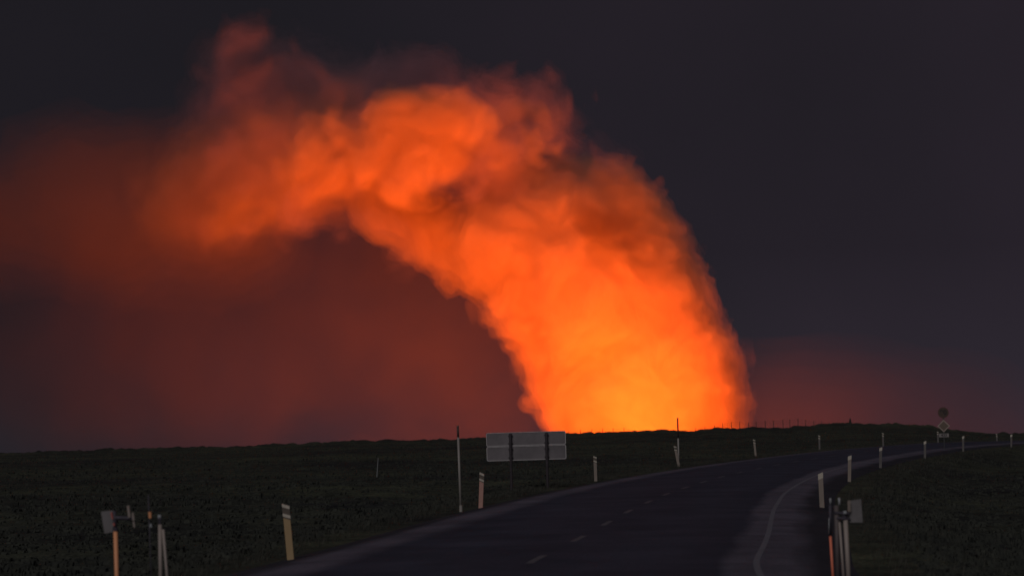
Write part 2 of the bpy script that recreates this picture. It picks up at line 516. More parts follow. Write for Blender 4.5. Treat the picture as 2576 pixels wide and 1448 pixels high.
RIGHT = [(2063, 1187, 2067, 1270, 'nearest pale post on the right road edge, behind the right gate posts', M_post_w),
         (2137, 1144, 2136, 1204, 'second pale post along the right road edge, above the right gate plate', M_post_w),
         (2215, 1123.5, 2214, 1171, 'third pale post along the right edge where the road starts to bend', M_post_dim),
         (2326, 1108, 2326, 1148, 'right edge roadside post just left of and below the speed limit sign', M_post_dim),
         (2422, 1095.5, 2422, 1131, 'roadside post to the right of the speed limit sign in the inner bend', M_post_dim),
         (2543, 1091.5, 2543, 1120, 'last roadside post at the right border of the view on the inner bend', M_post_dim)]
for a in LEFT: marker_post(*a, side=-1)
for a in RIGHT: marker_post(*a, side=1)

# thin stake out in the moss
M_stake = surf('weathered_stake', (.16, .17, .17), (.24, .25, .24), scale=9, rough=.9)
b0 = hit(947, 1199, gz); t0 = at(951, 1151, b0.y)
bm = bmesh.new(); add_tube(bm, (0, 0, -.2), (t0.x - b0.x, 0, t0.z - b0.z), .034, .022, 8)
o = bm_obj('wooden_stake', bm, M_stake); o.location = b0
tag(o, 'thin faint grey stake standing alone in the dark moss left of the road', 'stake')

# tall snow poles
M_galv = surf('weathered_steel', (.27, .25, .22), (.37, .345, .30), scale=4, rough=.55, metal=.0, stretch=(1, 1, .2))
M_top = surf('pole_dimmed_section', (.05, .035, .03), (.09, .06, .05), scale=4, rough=.7)  # darker upper part, the end of the headlight reach put into the colour
def snow_pole(px, py, pxb, pyb, label, rad, cut):
    b = hit(pxb, pyb); t = at(px, py, b.y)
    r = empty('snow_pole', b); tag(r, label, 'pole', 'tall snow poles on the left road edge')
    v = Vector((t.x - b.x, 0, t.z - b.z))
    bm = bmesh.new(); add_tube(bm, (0, 0, -.3), v * cut, rad, rad * .95, 16); bm_obj('pole_tube', bm, M_galv, r, True)
    bm = bmesh.new(); add_tube(bm, v * cut, v * .985, rad * .99, rad * .92, 16); bm_obj('dimmed_upper_section', bm, M_top, r, True)
    bm = bmesh.new(); add_tube(bm, v * .985, v, rad * 1.15, rad * 1.05, 16); bm_obj('pole_cap', bm, M_dark, r)
    bm = bmesh.new(); add_tube(bm, Vector((0, 0, -.1)), v * .035, rad * 1.45, rad * 1.35, 16); bm_obj('ground_sleeve', bm, M_galv, r)
snow_pole(1151, 1070, 1159, 1277, 'tall bare pole at the left road edge beside the big sign', .032, .86)
snow_pole(1704, 1050, 1707, 1167, 'tall thin pole rising in front of the bright base of the plume', .044, .56)

# ------------------------------------------------------------------ big sign seen from behind
def back_sign():
    Y = 88.0
    tl, tr, br, bl = at(1223, 1089, Y), at(1422, 1083, Y), at(1424, 1153, Y), at(1222, 1159, Y)
    cx = (tl.x + tr.x) / 2; w = (tr.x - tl.x); top = (tl.z + tr.z) / 2; bot = (bl.z + br.z) / 2
    g0 = gz(cx, Y)
    r = empty('road_sign', (cx, Y, g0))
    tilt = -math.atan2(tr.z - tl.z, w)
    tag(r, 'large grey two-panel direction sign on two dark posts, seen from behind', 'road sign')
    M_back = surf('sign_back_aluminium', (.14, .128, .128), (.215, .195, .195), scale=1.1, rough=.6, detail=8)
    M_rim = surf('sign_rim', (.42, .40, .39), (.55, .52, .50), scale=6, rough=.5)
    M_sp = surf('sign_post_dark', (.035, .028, .03), (.055, .045, .05), scale=6, rough=.7)
    zt, zb_ = top - g0, bot - g0
    mid = (zt + zb_) / 2 + .015
    R_ = Matrix.Rotation(tilt, 3, 'Y')
    for z0, z1 in ((mid + .012, zt), (zb_, mid - .012)):
        bm = bmesh.new(); add_prism(bm, rrect(-w / 2, z0, w / 2, z1, .05), -.012, .012)
        for v in bm.verts: v.co = R_ @ (v.co - Vector((0, 0, mid))) + Vector((0, 0, mid))
        p = bm_obj('sign_panel', bm, M_back, r)
        bm = bmesh.new()
        O = rrect(-w / 2 - .006, z0 - .006, w / 2 + .006, z1 + .006, .055); I = rrect(-w / 2 + .018, z0 + .018, w / 2 - .018, z1 - .018, .04)
        n = len(O)
        vs = {}
        for nm, L, y in (('of', O, -.026), ('if', I, -.026), ('ob', O, .014), ('ib', I, .014)):
            vs[nm] = [bm.verts.new((x, y, z)) for x, z in L]
        for k in range(n):
            j = (k + 1) % n
            bm.faces.new((vs['of'][k], vs['of'][j], vs['if'][j], vs['if'][k]))
            bm.faces.new((vs['of'][k], vs['ob'][k], vs['ob'][j], vs['of'][j]))
            bm.faces.new((vs['if'][k], vs['if'][j], vs['ib'][j], vs['ib'][k]))
            bm.faces.new((vs['ob'][k], vs['ib'][k], vs['ib'][j], vs['ob'][j]))
        for v in bm.verts: v.co = R_ @ (v.co - Vector((0, 0, mid))) + Vector((0, 0, mid))
        bm_obj('panel_rim', bm, M_rim, p)
    for fx in (.305, .76):
        x = -w / 2 + w * fx
        bm = bmesh.new(); add_tube(bm, (x, -.09, -.4), (x - .01, -.09, zt - .02), .052, .052, 16); pp = bm_obj('sign_post', bm, M_sp, r, False)
        for z in (zb_ + .1, zb_ + .4, zt - .4, zt - .12):
            bm = bmesh.new(); add_box(bm, (x - .005, -.05, z), (.17, .05, .035), .005); bm_obj('clamp', bm, M_sp, pp)
back_sign()

# ------------------------------------------------------------------ speed sign far right
def text_mesh(txt, size, mat, name, parent, loc, yoff, bold=0.0):
    c = bpy.data.curves.new('t', 'FONT'); c.body = txt; c.size = size; c.align_x = 'CENTER'; c.align_y = 'CENTER'
    c.extrude = .004; c.offset = bold
    o = bpy.data.objects.new('t', c); C.objects.link(o)
    bpy.context.view_layer.update()
    me = bpy.data.meshes.new_from_object(o.evaluated_get(bpy.context.evaluated_depsgraph_get()))
    bpy.data.objects.remove(o)
    me.name = name
    me.transform(Matrix.Translation((loc[0], yoff, loc[1])) @ Matrix.Rotation(math.pi / 2, 4, 'X'))
    me.materials.clear(); me.materials.append(mat)
    q = bpy.data.objects.new(name, me); C.objects.link(q); q.parent = parent
    return q

def speed_sign():
    Y = 150.0
    b = hit(2374, 1131); Y = 150.0
    cx = at(2373, 1070, Y).x
    zg = gz(cx, Y)
    s = Y / FPX
    r = empty('speed_sign', (cx, Y, zg)); r.rotation_euler = (0, 0, -math.atan2(cx, Y))
    tag(r, 'round 90 speed limit sign above a yellow diamond and a small number plate', 'road sign')
    Z = lambda py: at(2373, py, Y).z - zg
    M_face = surf('sign_face_yellow', (.07, .045, .03), (.09, .058, .038), scale=6, rough=.6)
    M_ring = surf('sign_ring_red', (.09, .04, .03), (.11, .05, .035), scale=6, rough=.6)
    M_blk = surf('sign_figures_black', (.008, .008, .008), (.014, .012, .012), scale=6, rough=.6)
    M_dia = surf('diamond_yellow', (.13, .095, .065), (.16, .115, .08), scale=6, rough=.6)
    M_diaw = surf('diamond_white_border', (.33, .26, .21), (.40, .31, .25), scale=6, rough=.6)
    M_pl = surf('plate_white', (.22, .20, .18), (.28, .25, .23), scale=14, rough=.6)
    bm = bmesh.new(); add_tube(bm, (0, .05, -.4), (0, .05, Z(1026)), .03, .03, 12); bm_obj('sign_post', bm, M_galvd, r)
    zc = Z(1037); R = .335
    circ = lambda q: [(q * math.cos(2 * math.pi * k / 40), zc + q * math.sin(2 * math.pi * k / 40)) for k in range(40)]
    bm = bmesh.new(); add_prism(bm, circ(R), -.004, .012); d = bm_obj('round_sign', bm, M_ring, r)
    bm = bmesh.new(); add_prism(bm, circ(R * .84), -.010, -.0045); bm_obj('sign_face', bm, M_face, d)
    text_mesh('90', .42, M_blk, 'figures', d, (0, zc), -.012, .012)
    zd = Z(1070.5); h = .39
    dia = lambda q: [(-q, zd), (0, zd - q), (q, zd), (0, zd + q)]
    bm = bmesh.new(); add_prism(bm, dia(h), -.004, .012); d2 = bm_obj('diamond_sign', bm, M_diaw, r)
    bm = bmesh.new(); add_prism(bm, dia(h * .76), -.010, -.0045); bm_obj('diamond_face', bm, M_dia, d2)
    zp = Z(1094); w = .30
    bm = bmesh.new(); add_prism(bm, rrect(-w, zp - .115, w, zp + .115, .02), -.008, .008); pl = bm_obj('number_plate', bm, M_pl, r)
    text_mesh('433', .24, M_blk, 'plate_figures', pl, (0, zp), -.012, .004)
M_galvd = surf('dull_steel', (.06, .06, .06), (.09, .09, .09), scale=5, rough=.6)
speed_sign()

# ------------------------------------------------------------------ road closing gates (folded back) near the camera
M_or = surf('gate_pole_orange_lit', (.85, .36, .16), (.95, .44, .21), scale=3, rough=.5, stretch=(1, 1, .15))  # vehicle-light orange put into the tube colour; also used for the stake band
M_or2 = surf('gate_pole_red_lit', (.95, .24, .13), (1.0, .30, .17), scale=3, rough=.5, stretch=(1, 1, .15))  # redder tube, the light falling on it put into its colour
M_plate = surf('gate_plate_grey', (.16, .15, .145), (.21, .195, .19), scale=4, rough=.6)
M_iron = surf('gate_iron_dark', (.04, .035, .045), (.08, .07, .09), scale=8, rough=.6)
M_grey = surf('gate_pole_grey', (.31, .26, .22), (.40, .34, .29), scale=3, rough=.5, stretch=(1, 1, .2))
M_pink = surf('gate_reflector_red', (.5, .13, .11), (.7, .2, .16), scale=20, rough=.4)
M_wh = surf('gate_reflector_white', (.30, .32, .32), (.42, .44, .43), scale=20, rough=.4)

def local(r, px, py, Y, ox=0, oy=0, oz=0):
    p = at(px, py, Y); return Vector((p.x - r.location.x + ox, p.y - r.location.y + oy, p.z - r.location.z + oz))

def pole_in(r, name, p0, p1, Y, wpx, mat, parent=None, ext=True, Y1=None):
    """p0 top, p1 lower pixel; extended down to the ground"""
    a = local(r, *p0, Y if Y1 is None else Y1); b = local(r, *p1, Y)
    if ext:
        zg = gz(r.location.x + b.x, r.location.y + b.y) - r.location.z - .25
        t = (zg - a.z) / (b.z - a.z); b = a + (b - a) * t
    bm = bmesh.new(); rad = wpx * Y / FPX / 2
    add_tube(bm, b, a, rad, rad, 16)
    return bm_obj(name, bm, mat, parent or r, True)

def left_gate():
    Y = 30.0
    p = at(292, 1448, Y)
    r = empty('gate_post', (p.x, p.y, gz(p.x, p.y)))
    tag(r, 'orange-lit gate post with a tilted grey plate at the lower left', 'gate post', 'steel gate posts beside the road')
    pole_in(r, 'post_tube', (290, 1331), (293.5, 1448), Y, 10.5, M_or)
    up = pole_in(r, 'post_head', (287, 1284), (290, 1329), Y, 9, M_iron, ext=False)
    # clamp between
    bm = bmesh.new(); c = local(r, 290, 1330, Y); add_tube(bm, c - Vector((0, 0, .02)), c + Vector((0, 0, .025)), .034, .034, 16); bm_obj('clamp', bm, M_iron, r)
    # tilted plate
    q = [local(r, px, py, Y, 0, .06) for px, py in ((251.5, 1286), (283, 1283), (288, 1337), (260.5, 1342))]
    bm = bmesh.new()
    A = [bm.verts.new(v) for v in q]; B = [bm.verts.new(v + Vector((0, .012, 0))) for v in q]
    for k in range(4): bm.faces.new((A[k], A[(k + 1) % 4], B[(k + 1) % 4], B[k]))
    bm.faces.new(A[::-1]); bm.faces.new(B)
    bmesh.ops.bevel(bm, geom=list(bm.edges), offset=.003, segments=1, affect='EDGES')
    bm_obj('plate', bm, M_plate, r)
    for (x0, y0, x1, y1) in ((281, 1287, 284, 1304), (287, 1314, 288, 1321)):
        bm = bmesh.new(); add_tube(bm, local(r, x1, y1, Y, 0, -.03), local(r, x0, y0, Y, 0, -.03), .011, .011, 8); bm_obj('reflector', bm, M_pink, r)
    # hinge arm with upright lugs
    bm = bmesh.new()
    a, b = local(r, 290, 1301, Y), local(r, 338, 1303, Y)
    add_tube(bm, a, b, .026, .022, 12); arm = bm_obj('hinge_arm', bm, M_iron, r)
    for (x0, y0, x1, y1, w) in ((323, 1270, 327, 1300, 7), (335, 1288, 337, 1308, 6), (337, 1310, 339, 1325, 5)):
        bm = bmesh.new(); add_tube(bm, local(r, x1, y1, Y, 0, -.03), local(r, x0, y0, Y, 0, -.03), w * Y / FPX / 2, None, 10); bm_obj('lug', bm, M_grey, arm)
    # second post
    Y2 = 31.0
    p = at(402, 1448, Y2)
    r2 = empty('gate_post', (p.x, p.y, gz(p.x, p.y)))
    tag(r2, 'grey gate post with a leaning brace, right of the orange one at the lower left', 'gate post', 'steel gate posts beside the road')
    pole_in(r2, 'post_tube', (402, 1318), (403.5, 1448), Y2, 9.5, M_grey)
    bm = bmesh.new(); c = local(r2, 401.5, 1303, Y2); add_tube(bm, local(r2, 402, 1320, Y2), c, .016, .016, 10); add_box(bm, c, (.05, .05, .05), .01); bm_obj('post_head', bm, M_iron, r2)
    bm = bmesh.new(); c = local(r2, 401, 1297, Y2); add_tube(bm, c - Vector((0, 0, .018)), c + Vector((0, 0, .018)), .026, .022, 10); bm_obj('post_cap', bm, M_wh, r2)
    pole_in(r2, 'brace', (410, 1330), (420, 1448), Y2, 7, M_grey)
    # striped latch stake between them
    Y3 = 31.5
    p = at(380, 1448, Y3)
    r3 = empty('latch_stake', (p.x, p.y, gz(p.x, p.y)))
    tag(r3, 'thin dark stake with an orange band between the two left gate posts', 'stake')
    pole_in(r3, 'stake_rod', (373, 1243), (380, 1448), Y3, 2.6, M_iron)
    bm = bmesh.new(); add_tube(bm, local(r3, 378, 1302, Y3, 0, -.01), local(r3, 377, 1286, Y3, 0, -.01), 4.0 * Y3 / FPX, None, 10); bm_obj('orange_band', bm, M_or, r3)
    bm = bmesh.new(); add_tube(bm, local(r3, 380, 1325, Y3, 0, -.01), local(r3, 379.5, 1316, Y3, 0, -.01), 3.2 * Y3 / FPX, None, 10); bm_obj('white_band', bm, M_wh, r3)

def right_gate():
    Y = 33.5
    p = at(2133, 1448, Y)
    r = empty('gate_post', (p.x, p.y, gz(p.x, p.y)))
    tag(r, 'thick grey gate post carrying a square grey plate at the lower right', 'gate post', 'steel gate posts beside the road')
    pole_in(r, 'post_tube', (2126, 1306), (2133.5, 1444), Y, 11.5, M_grey)
    q = [local(r, px, py, Y, 0, .02) for px, py in ((2134, 1259), (2166, 1254), (2170, 1313), (2137, 1313))]
    bm = bmesh.new()
    A = [bm.verts.new(v) for v in q]; B = [bm.verts.new(v + Vector((0, .012, 0))) for v in q]
    for k in range(4): bm.faces.new((A[k], A[(k + 1) % 4], B[(k + 1) % 4], B[k]))
    bm.faces.new(A[::-1]); bm.faces.new(B)
    bm_obj('plate', bm, M_plate, r)
    bm = bmesh.new(); add_box(bm, local(r, 2134.5, 1272, Y, 0, -.03), (.04, .02, .16), .008); bm_obj('reflector', bm, M_post_w, r)
    bm = bmesh.new()
    add_tube(bm, local(r, 2098, 1289, Y), local(r, 2136, 1291, Y), .022, .022, 12)
    add_tube(bm, local(r, 2104, 1302, Y), local(r, 2138, 1304, Y), .018, .018, 12)
    add_tube(bm, local(r, 2125, 1307, Y), local(r, 2123, 1284, Y), .034, .034, 14)
    bm_obj('hinge_arm', bm, M_iron, r)
    bm = bmesh.new(); c = local(r, 2123, 1288, Y, 0, -.045); add_tube(bm, c - Vector((.02, 0, 0)), c + Vector((.02, 0, 0)), .026, .026, 12); bm_obj('bolt', bm, M_wh, r)
    pole_in(r, 'brace', (2111, 1312), (2121, 1448), Y, 6, M_grey)
    Y2 = 34.5
    p = at(2093, 1448, Y2)
    r2 = empty('gate_post', (p.x, p.y, gz(p.x, p.y)))
    tag(r2, 'slim post with orange-lit lower part at the lower right road edge', 'gate post', 'steel gate posts beside the road')
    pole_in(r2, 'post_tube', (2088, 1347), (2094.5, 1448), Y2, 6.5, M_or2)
    pole_in(r2, 'post_head', (2087.5, 1268), (2088.5, 1346), Y2, 7.5, M_iron, ext=False)
    pole_in(r2, 'edge_strip', (2084.5, 1302), (2084.5, 1342), Y2 - .05, 2.2, M_wh, ext=False)
    pole_in(r2, 'post_cap', (2088, 1252), (2088.3, 1267), Y2, 5, M_wh, ext=False)
    Y3 = 34.0
    p = at(2106, 1448, Y3)
    r3 = empty('gate_post', (p.x, p.y, gz(p.x, p.y)))
    tag(r3, 'dim brownish gate post standing between the orange one and the one with the square plate', 'gate post', 'steel gate posts beside the road')
    pole_in(r3, 'post_tube', (2103, 1270), (2107, 1448), Y3, 12, M_iron2)
    pole_in(r3, 'post_cap', (2110, 1251), (2111, 1270), Y3, 6, M_wh, ext=False)
M_iron2 = surf('gate_pole_brown', (.10, .08, .075), (.13, .105, .10), scale=4, rough=.6)
left_gate(); right_gate()

# ------------------------------------------------------------------ fence on the ridge
def ridge_fence():
    fx2 = [1430, 1459.5, 1488]
    fx3 = [160, 265, 367, 473, 575, 680, 780, 880, 970, 1068, 1163, 1253, 1345, 1426, 1510, 1588, 1673, 1747, 1835, 1915, 2006, 2073, 2152, 2226, 2304, 2380]
    tops3 = [280, 275, 270, 268, 290, 300, 300, 290, 290, 288, 268, 255, 243, 222, 210, 205, 216, 208, 200, 195, 188, 185, 178, 190, 203, 205]
    pts = [(1430, 1083), (1459.5, 1080), (1488, 1078.5)]
    K = .62866
    for x, t in zip(fx3, tops3): pts.append(((2300 + x / 2.413) * K, (1600 + t / 2.413) * K - .3))
    pts = [p for p in pts if not any(abs(p[0] - q[0]) < 8 for q in pts[:pts.index(p)])]
    pts.append(((3100 + 447 / 2.06) * K, (1600 + 185 / 2.06) * K))
    r0 = at(pts[0][0], pts[0][1], 430)
    root = empty('wire_fence', (r0.x, 430, bz(r0.x, 430)))
    tag(root, 'long thin wire fence along the ridge in front of the glowing plume', 'fence')
    M_f = surf('fence_wood', (.05, .04, .035), (.09, .07, .06), scale=5, rough=.9)
    rg = random.Random(3)
    tops = []
    for i, (px, py) in enumerate(pts):
        Y = 428 + 4 * math.sin(i * .2)
        t = at(px, py, Y)
        g = gz(t.x, Y)
        bm = bmesh.new()
        add_tube(bm, (t.x - root.location.x + rg.uniform(-.06, .06), Y - root.location.y, g - .4 - root.location.z), (t.x - root.location.x, Y - root.location.y, t.z - root.location.z), .062, .052, 7)
        bm_obj('fence_post', bm, M_f, root)
        tops.append(Vector((t.x - root.location.x, Y - root.location.y - .05, t.z - root.location.z)))
    bm = bmesh.new()
    for a, b in zip(tops[:-1], tops[1:]):
        for dz in (.12, .42, .72):
            m = (a + b) / 2 + Vector((0, 0, -dz - .06))
            add_tube(bm, a - Vector((0, 0, dz)), m, .010, .010, 4, False)
            add_tube(bm, m, b - Vector((0, 0, dz)), .010, .010, 4, False)
    bm_obj('wire', bm, M_f, root)
ridge_fence()
# small cairn on the ridge
c0 = at(2138, 1066, 419); bm = bmesh.new()
rg = random.Random(8); gzc = gz(c0.x, 419)
for k in range(9):
    h = .13 * k; w = .42 - .035 * k
    g = bmesh.ops.create_icosphere(bm, subdivisions=1, radius=1.0)
    for v in g['verts']:
        v.co = Vector((v.co.x * w * rg.uniform(.8, 1.1) + rg.uniform(-.03, .03), v.co.y * w, v.co.z * .11 + h))
o = bm_obj('stone_cairn', bm, surf('cairn_stone', (.03, .03, .03), (.06, .055, .05), scale=4, rough=1)); o.location = (c0.x, 419, gzc)
tag(o, 'small dark stone cairn standing on the highest point of the ridge', 'cairn')

# ------------------------------------------------------------------ smoke
D = 3000.0
PS = D / FPX
H_ = 4.0     # grid step
def lattice_noise(P, wl, seed):
    """gradient noise on a randomly turned lattice"""
    rg = np.random.default_rng(seed)
    q_, _r = np.linalg.qr(rg.normal(size=(3, 3)))
    g = rg.normal(size=(32, 32, 32, 3)).astype(np.float32); g /= np.linalg.norm(g, axis=3, keepdims=True)
    q = (P @ q_.astype(np.float32)) / wl + rg.uniform(0, 30, 3).astype(np.float32)
    i = np.floor(q).astype(np.int32); f = (q - i).astype(np.float32); u = f * f * f * (f * (f * 6 - 15) + 10)
    i &= 31; j = (i + 1) & 31
    res = 0
    for a in (0, 1):
        for b in (0, 1):
            for c in (0, 1):
                G = g[(j if a else i)[:, 0], (j if b else i)[:, 1], (j if c else i)[:, 2]]
                d = G[:, 0] * (f[:, 0] - a) + G[:, 1] * (f[:, 1] - b) + G[:, 2] * (f[:, 2] - c)
                w_ = (u[:, 0] if a else 1 - u[:, 0]) * (u[:, 1] if b else 1 - u[:, 1]) * (u[:, 2] if c else 1 - u[:, 2])
                res = res + d * w_
    return res * 1.9

def surface_nets(F, org, h):
    """closed iso surface F=0 (F<0 inside)"""
    F = F.astype(np.float32)
    ins = F < 0
    nx, ny, nz = F.shape
    cnt = np.zeros((nx - 1, ny - 1, nz - 1), np.int8)
    for a in (0, 1):
        for b in (0, 1):
            for c in (0, 1):
                cnt += ins[a:nx - 1 + a, b:ny - 1 + b, c:nz - 1 + c]
    act = (cnt > 0) & (cnt < 8)
    ci = np.argwhere(act)
    idm = np.full(act.shape, -1, np.int32); idm[tuple(ci.T)] = np.arange(len(ci))
    acc = np.zeros((len(ci), 3)); n = np.zeros(len(ci))
    corners = [(a, b, c) for a in (0, 1) for b in (0, 1) for c in (0, 1)]
    for p in corners:
        for ax in range(3):
            if p[ax]: continue
            q = list(p); q[ax] = 1
            fa = F[ci[:, 0] + p[0], ci[:, 1] + p[1], ci[:, 2] + p[2]]; fb = F[ci[:, 0] + q[0], ci[:, 1] + q[1], ci[:, 2] + q[2]]
            m = (fa < 0) != (fb < 0)
            t = np.where(m, fa / np.where(m, fa - fb, 1), 0)
            pos = np.tile(np.array(p, float), (len(ci), 1)); pos[:, ax] += t
            acc[m] += pos[m]; n[m] += 1
    V = (ci + acc / n[:, None]) * h + org
    Q = []
    for ax in range(3):
        a0 = [slice(None)] * 3; a1 = [slice(None)] * 3; a0[ax] = slice(0, -1); a1[ax] = slice(1, None)
        ch = ins[tuple(a0)] != ins[tuple(a1)]
        e = np.argwhere(ch)
        o1, o2 = [k for k in range(3) if k != ax]
        e = e[(e[:, o1] > 0) & (e[:, o2] > 0) & (e[:, o1] < F.shape[o1] - 1) & (e[:, o2] < F.shape[o2] - 1)]
        s = ins[tuple(e.T)]
        def cid(d1, d2):
            k = e.copy(); k[:, o1] += d1; k[:, o2] += d2; return idm[tuple(k.T)]
        q = np.stack([cid(-1, -1), cid(0, -1), cid(0, 0), cid(-1, 0)], 1)
        flip = s if ax != 1 else ~s
        q[~flip] = q[~flip][:, ::-1]
        Q.append(q)
    return V, np.concatenate(Q)

def smoke_field(blobs, k, amps, warp, seed, pad=40, billow=True, h=H_, zmin=-60):
    B = []
    for px, py, r, dy in blobs:
        p = at(px, py, D + dy); B.append((p.x, p.y, p.z, r * PS))
    B = np.array(B)
    lo = (B[:, :3] - B[:, 3:4]).min(0) - pad; hi = (B[:, :3] + B[:, 3:4]).max(0) + pad
    lo[2] = max(lo[2], zmin)
    n = np.ceil((hi - lo) / h).astype(int)
    ax = [lo[i] + np.arange(n[i]) * h for i in range(3)]
    X, Y, Z = np.meshgrid(*[a.astype(np.float32) for a in ax], indexing='ij')
    acc = np.zeros(X.shape, np.float32)
    for x, y, z, r in B:
        reach = r + 6 * k + pad
        sl = tuple(slice(max(0, int((c - reach - lo[i]) / h)), max(0, int((c + reach - lo[i]) / h) + 1)) for i, c in enumerate((x, y, z)))
        d = np.sqrt((X[sl] - x) ** 2 + (Y[sl] - y) ** 2 + (Z[sl] - z) ** 2) - r
        acc[sl] += np.exp(np.clip(-d / k, -40, 40))
    d = -k * np.log(np.maximum(acc, 1e-17))
    m = (d < pad + 20)
    P = np.stack([X[m], Y[m], Z[m]], 1)
    # domain warp
    W = np.stack([lattice_noise(P, 95, seed + 50 + a) + .5 * lattice_noise(P, 40, seed + 60 + a) for a in range(3)], 1)
    Pw = P + W * warp
    e = np.zeros(len(P), np.float32)
    for j, (wl, a) in enumerate(amps):
        nn = lattice_noise(Pw, wl, seed + j)
        e += a * ((2.2 * np.abs(nn) - .75) if billow else nn)
    d[m] -= e
    # keep the border of the grid outside
    for i in range(3):
        s = [slice(None)] * 3
        for q in (0, -1):
            s[i] = q; d[tuple(s)] = np.maximum(d[tuple(s)], 300.0)
    return d, lo

def smoke_part(name, d, lo, level, mat, parent, h=H_):
    V, Q = surface_nets(d - level, lo, h)
    r = np.array(parent.location)
    me = np_mesh(name, V - r, Q, True)
    me.materials.append(mat)
    o = bpy.data.objects.new(name, me); C.objects.link(o); o.parent = parent
    return o

ALB = (.62, .42, .27)
ALBV = (.60, .47, .52)
core = [  # px, py, radius px, depth offset m
    (1642, 1110, 212, 0), (1612, 1000, 240, 0), (1602, 900, 216, 10), (1542, 800, 208, 5), (1455, 705, 212, 5), (1700, 990, 148, -20),
    (1550, 735, 140, 0), (1390, 600, 178, 20), (1230, 645, 118, 0), (1520, 600, 160, 25), (1330, 520, 130, 40), (1100, 590, 92, 0), (1440, 475, 78, 70), (1590, 615, 110, 35), (1512, 505, 84, 55), (1630, 660, 84, 20),
    (1440, 850, 88, -10), (1440, 985, 80, -20), (1392, 970, 46, -10), (1690, 760, 68, 0), (1740, 870, 60, 10), (1010, 520, 80, 10), (920, 510, 60, 0)]
arch = [(1020, 350, 118, -60), (1110, 300, 75, -60), (1195, 300, 34, -60), (1150, 258, 20, -75), (1212, 285, 14, -75), (1180, 335, 30, -75), (930, 390, 100, -50), (1000, 430, 88, -52), (1130, 400, 80, -40), (1260, 390, 60, -30),
        (1345, 355, 58, -20), (1330, 290, 58, 40), (1240, 300, 50, 30), (870, 360, 72, -45), (835, 412, 80, -38), (745, 445, 70, -28), (665, 505, 64, -20), (595, 548, 52, -10), (525, 575, 40, 0)]
veil = [(980, 380, 165, 0), (860, 380, 140, 0), (740, 415, 135, 0), (640, 430, 135, 0), (540, 455, 105, 0), (620, 330, 122, 30), (565, 240, 66, 35), (640, 205, 78, 35), (710, 265, 104, 30),
        (800, 285, 112, 25), (900, 268, 104, 25), (760, 330, 110, 10), (1000, 240, 84, 10), (1085, 200, 62, 20), (1150, 270, 70, 10), (1220, 300, 84, 10), (1310, 290, 88, 15), (1345, 265, 55, 20), (1360, 340, 48, 0),
        (1250, 430, 130, 20), (1430, 540, 165, 40), (1745, 740, 50, 10), (1790, 880, 40, 20), (548, 112, 30, 55), (660, 130, 42, 50), (575, 180, 54, 50), (665, 180, 62, 45), (735, 225, 72, 35), (1080, 155, 42, 30), (1352, 250, 60, 25), (1372, 312, 42, 10), (1000, 530, 95, 0), (690, 450, 92, 0),
        (590, 510, 75, 0), (500, 530, 85, 0), (605, 135, 50, 50), (690, 190, 68, 45), (640, 260, 80, 40)]
tail = [(600, 480, 120, 10), (470, 480, 112, 20), (330, 490, 108, 20), (180, 505, 100, 20), (40, 530, 92, 20), (-90, 550, 90, 20), (-220, 570, 90, 20),
        (330, 610, 50, 10), (520, 600, 60, 0), (230, 630, 40, 10), (640, 600, 60, 0)]
murk = [(1150, 770, 190, 40), (930, 760, 190, 60), (740, 740, 170, 60), (560, 730, 150, 60), (400, 740, 120, 60), (1260, 850, 110, 30), (1000, 840, 95, 60), (780, 850, 110, 70), (600, 845, 95, 70), (420, 810, 90, 60), (250, 770, 80, 60), (500, 930, 60, 70), (120, 890, 95, 90), (-60, 850, 110, 90), (280, 950, 75, 90),
        (820, 640, 110, 50), (1050, 680, 110, 40), (1240, 1080, 58, 50), (1090, 1095, 48, 60), (1330, 1020, 60, 50)]
low = [(1880, 1090, 120, 0), (2040, 1105, 120, 20), (2180, 1120, 120, 80), (2330, 1130, 110, 100), (2480, 1140, 100, 120), (1740, 1100, 130, 120)]

VT = at(1620, 1100, D)
plume = empty('smoke_plume', (VT.x, D, -30))
tag(plume, 'huge billowing volcanic smoke plume glowing orange, leaning left over the dark ridge', 'smoke plume', kind='stuff')
fd, lo = smoke_field(core, 20, [(150, 8), (78, 6), (40, 5.5), (20, 4.2), (11, 2.2)], 22, 100)
for lv, de in ((1, .005), (-6, .009), (-16, .013), (-30, .018)):
    smoke_part('smoke_column', fd, lo, lv, vol('smoke_column_%d' % -lv, de, ALB), plume)
fd, lo = smoke_field(arch, 12, [(110, 12), (60, 9), (32, 7.5), (17, 5), (11, 3)], 13, 300)
for lv, de in ((2, .004), (-5, .008), (-13, .014), (-24, .018)):
    smoke_part('smoke_crest', fd, lo, lv, vol('smoke_crest_%d' % -lv, de, ALB), plume)
dark_lobes = [(1490, 556, 32, -118), (1535, 562, 32, -118), (1580, 590, 30, -114), (1620, 620, 26, -110), (1660, 655, 22, -105),
       (1120, 490, 34, -95), (1050, 510, 30, -100), (1180, 465, 30, -90)]  # low-albedo smoke in place of self-shadow on the lobe and under the crest
fd, lo = smoke_field(dark_lobes, 8, [(90, 8), (45, 7), (24, 4.5), (12, 3)], 18, 650, h=4.0)
for lv, de in ((2, .006), (-7, .008)):
    smoke_part('shade_lobe', fd, lo, lv, vol('shade_lobe_%d' % -lv, de, (.07, .035, .035)), plume)
drift = empty('drifting_smoke', (VT.x - 400, D + 30, 200))
tag(drift, 'thin dull red smoke veil drifting left from the top of the glowing plume', 'smoke', kind='stuff')
fd, lo = smoke_field(veil, 16, [(150, 20), (80, 15), (42, 10), (22, 6), (13, 3)], 34, 500, h=5.0)
